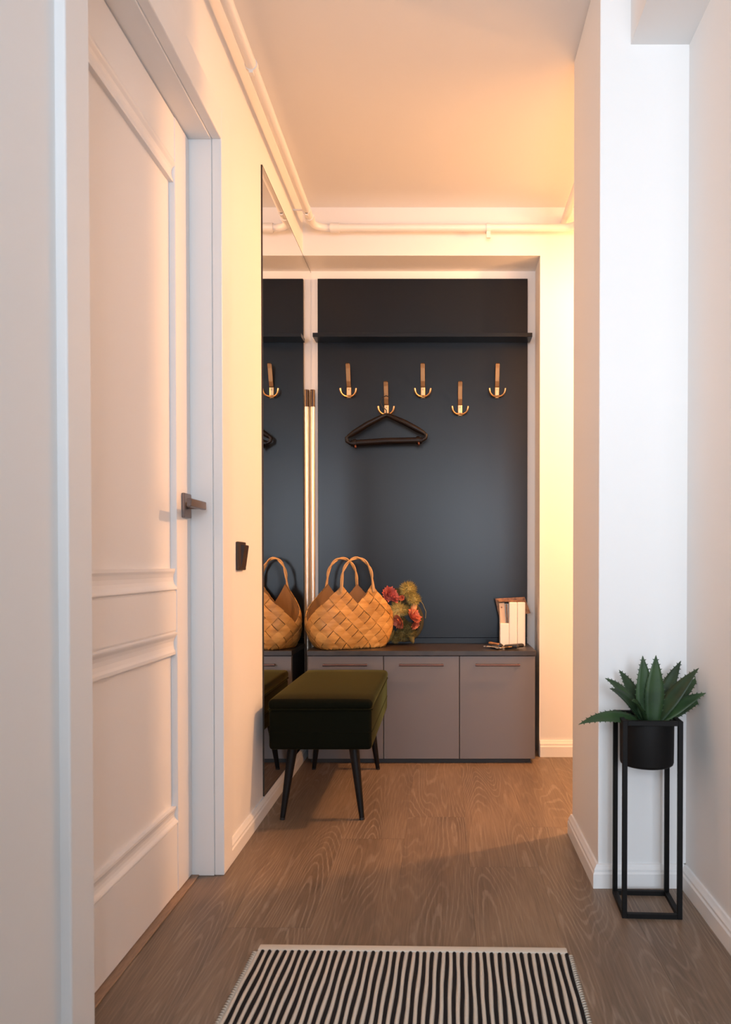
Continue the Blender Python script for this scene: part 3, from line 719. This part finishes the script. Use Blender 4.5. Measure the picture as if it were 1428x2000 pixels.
def agave_leaf(tip, mid_lift, wd, m, base_r=.012, roll=0.9):
    tip = Vector(tip); wd *= 1.22; az = math.atan2(tip.y, tip.x)
    p0 = Vector((base_r*math.cos(az), base_r*math.sin(az), .028))
    p1 = p0.lerp(tip, .5) + Vector((0, 0, mid_lift))
    n = 14; rows = []; b = bmesh.new()
    sd0 = Vector((-math.sin(az), math.cos(az), 0))
    for k in range(n + 1):
        s = k/n
        p = p0*(1 - s)**2 + p1*2*s*(1 - s) + tip*s*s
        tg = ((p1 - p0)*(1 - s) + (tip - p1)*s).normalized()
        nr = sd0.cross(tg).normalized()
        if nr.z < 0 and tg.z < .98: nr = -nr
        fy = Vector((0, -1, 0)); fy = fy - tg*fy.dot(tg)
        if fy.dot(nr) < 0 and tip.y > .03: fy = fy*.35
        nr = (nr + fy*roll).normalized() if math.hypot(tip.x, tip.y) > .06 else fy.normalized()
        sd = tg.cross(nr).normalized()
        ww = wd*(0.62 + .9*s - .2*s*s if s < .38 else (1 - ((s - .38)/.62)**1.7)*.933) if s < 1 else 0
        ww = max(ww, .0006)
        ch = .30*ww            # channel depth
        th = .0035*(1 - s) + .0008
        rows.append(([p - sd*ww + nr*ch, p - sd*ww*.5 + nr*ch*.3, p, p + sd*ww*.5 + nr*ch*.3, p + sd*ww + nr*ch], nr, sd, tg, th))
    vt = [[b.verts.new(q + r[1]*r[4]*(.0 if i in (0, 4) else .5)) for i, q in enumerate(r[0])] for r in rows]
    vb = [[b.verts.new(q - r[1]*r[4]*(.3 if i in (0, 4) else 1.2)) for i, q in enumerate(r[0])] for r in rows]
    for k in range(n):
        for i in range(4):
            b.faces.new((vt[k][i], vt[k][i+1], vt[k+1][i+1], vt[k+1][i]))
            b.faces.new((vb[k][i+1], vb[k][i], vb[k+1][i], vb[k+1][i+1]))
        for i in (0, 4):
            b.faces.new((vt[k][i], vt[k+1][i], vb[k+1][i], vb[k][i]))
    lf = obj('leaf', b, m, ag, True)
    b = bmesh.new()      # marginal teeth
    for k in range(3, n):
        pts, nr, sd, tg, th = rows[k]
        for q, s in ((pts[0], -1), (pts[4], 1)):
            v = [b.verts.new(q - tg*.0022), b.verts.new(q + tg*.0022), b.verts.new(q - nr*.0012), b.verts.new(q + sd*s*.0042 + tg*.0022)]
            for f in ((0, 1, 3), (1, 2, 3), (2, 0, 3)): b.faces.new([v[i] for i in f])
    tt = obj('teeth', b, m, lf); tt['kind'] = 'stuff'
def tip(px, py, dy):
    s = 1500/(AY + dy); return ((px - 864.4)/s - AX, dy, .8757 - (py - 1102.5)/s - AZ)
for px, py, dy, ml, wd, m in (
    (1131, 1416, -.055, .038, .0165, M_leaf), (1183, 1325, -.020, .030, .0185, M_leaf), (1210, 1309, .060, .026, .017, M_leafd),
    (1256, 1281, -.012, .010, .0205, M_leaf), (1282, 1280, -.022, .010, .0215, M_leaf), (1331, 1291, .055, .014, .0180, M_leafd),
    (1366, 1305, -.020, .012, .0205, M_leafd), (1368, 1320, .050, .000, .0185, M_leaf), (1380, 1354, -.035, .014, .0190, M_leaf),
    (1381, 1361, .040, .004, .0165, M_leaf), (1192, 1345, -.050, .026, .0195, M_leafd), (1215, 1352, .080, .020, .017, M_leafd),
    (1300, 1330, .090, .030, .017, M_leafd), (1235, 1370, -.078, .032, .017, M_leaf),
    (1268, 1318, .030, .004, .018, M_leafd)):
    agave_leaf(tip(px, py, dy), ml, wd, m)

# ------------------------------------------------------------------ striped rug
RX0, RX1, RY1, RL = -0.422, 0.286, 1.736, 1.15
t = thing('striped_rug', 'black and cream striped cotton rug lying in the foreground', 'rug', ((RX0 + RX1)/2, RY1, 0.0), math.radians(-1.3))
hw = (RX1 - RX0)/2; n = 42; pw = 2*(hw - .0045)/n
def strip(name, m, xa, xb, ya, yb, z, parent=t, lump=.0):
    b = bmesh.new(); k = 26; rows = []
    for i in range(k + 1):
        y = ya + (yb - ya)*i/k; xm = .0009*math.sin(i*1.3 + xa*90)
        zz = [z*.45, z*.85, z, z*.85, z*.45]; xs = [xa, xa + (xb - xa)*.12, (xa + xb)/2, xa + (xb - xa)*.88, xb]
        rows.append([b.verts.new((xs[q] + xm, y, zz[q] + (.0004*math.sin(i*2.1 + xa*300) if q in (1, 2, 3) else 0))) for q in range(5)])
    for A, B in zip(rows, rows[1:]):
        for q in range(4): b.faces.new((A[q], A[q+1], B[q+1], B[q]))
    return obj(name, b, m, parent, True)
obj('woven_base', bx(bmesh.new(), -hw + .004, hw - .004, -RL, -.002, 0.0002, .0028, .001, 1), M_cream, t)
for k in range(n):
    xa = -hw + .0045 + k*pw
    strip('cream_stripe', M_cream, xa, xa + pw*.51, -RL, -.022, .0068)
    strip('black_stripe', M_ink, xa + pw*.51, xa + pw, -RL, -.022, .0074)
b = bmesh.new(); pts = [(-hw + .006, -.010, .006), (0, -.010, .006), (hw - .006, -.010, .006)]
bx(b, -hw + .005, hw - .005, -.024, 0, .0004, .0085, .003, 2)
o = autosmooth(obj('hem', b, M_cream, t)); o['label'] = 'plain cream end hem'
b = bmesh.new()
k = 0; y = -.03
while y > -RL:
    for s in (-1, 1):
        x = s*(hw - .0055)
        P = [(x, y - .003, .004), (x + s*.006, y - .002, .006), (x + s*.0095, y + .001, .004), (x + s*.007, y + .005, .003), (x, y + .004, .003)]
        tube(b, P, .0013, 5)
    y -= .0088; k += 1
o = obj('edge_loops', b, M_cream, t, True); o['kind'] = 'stuff'
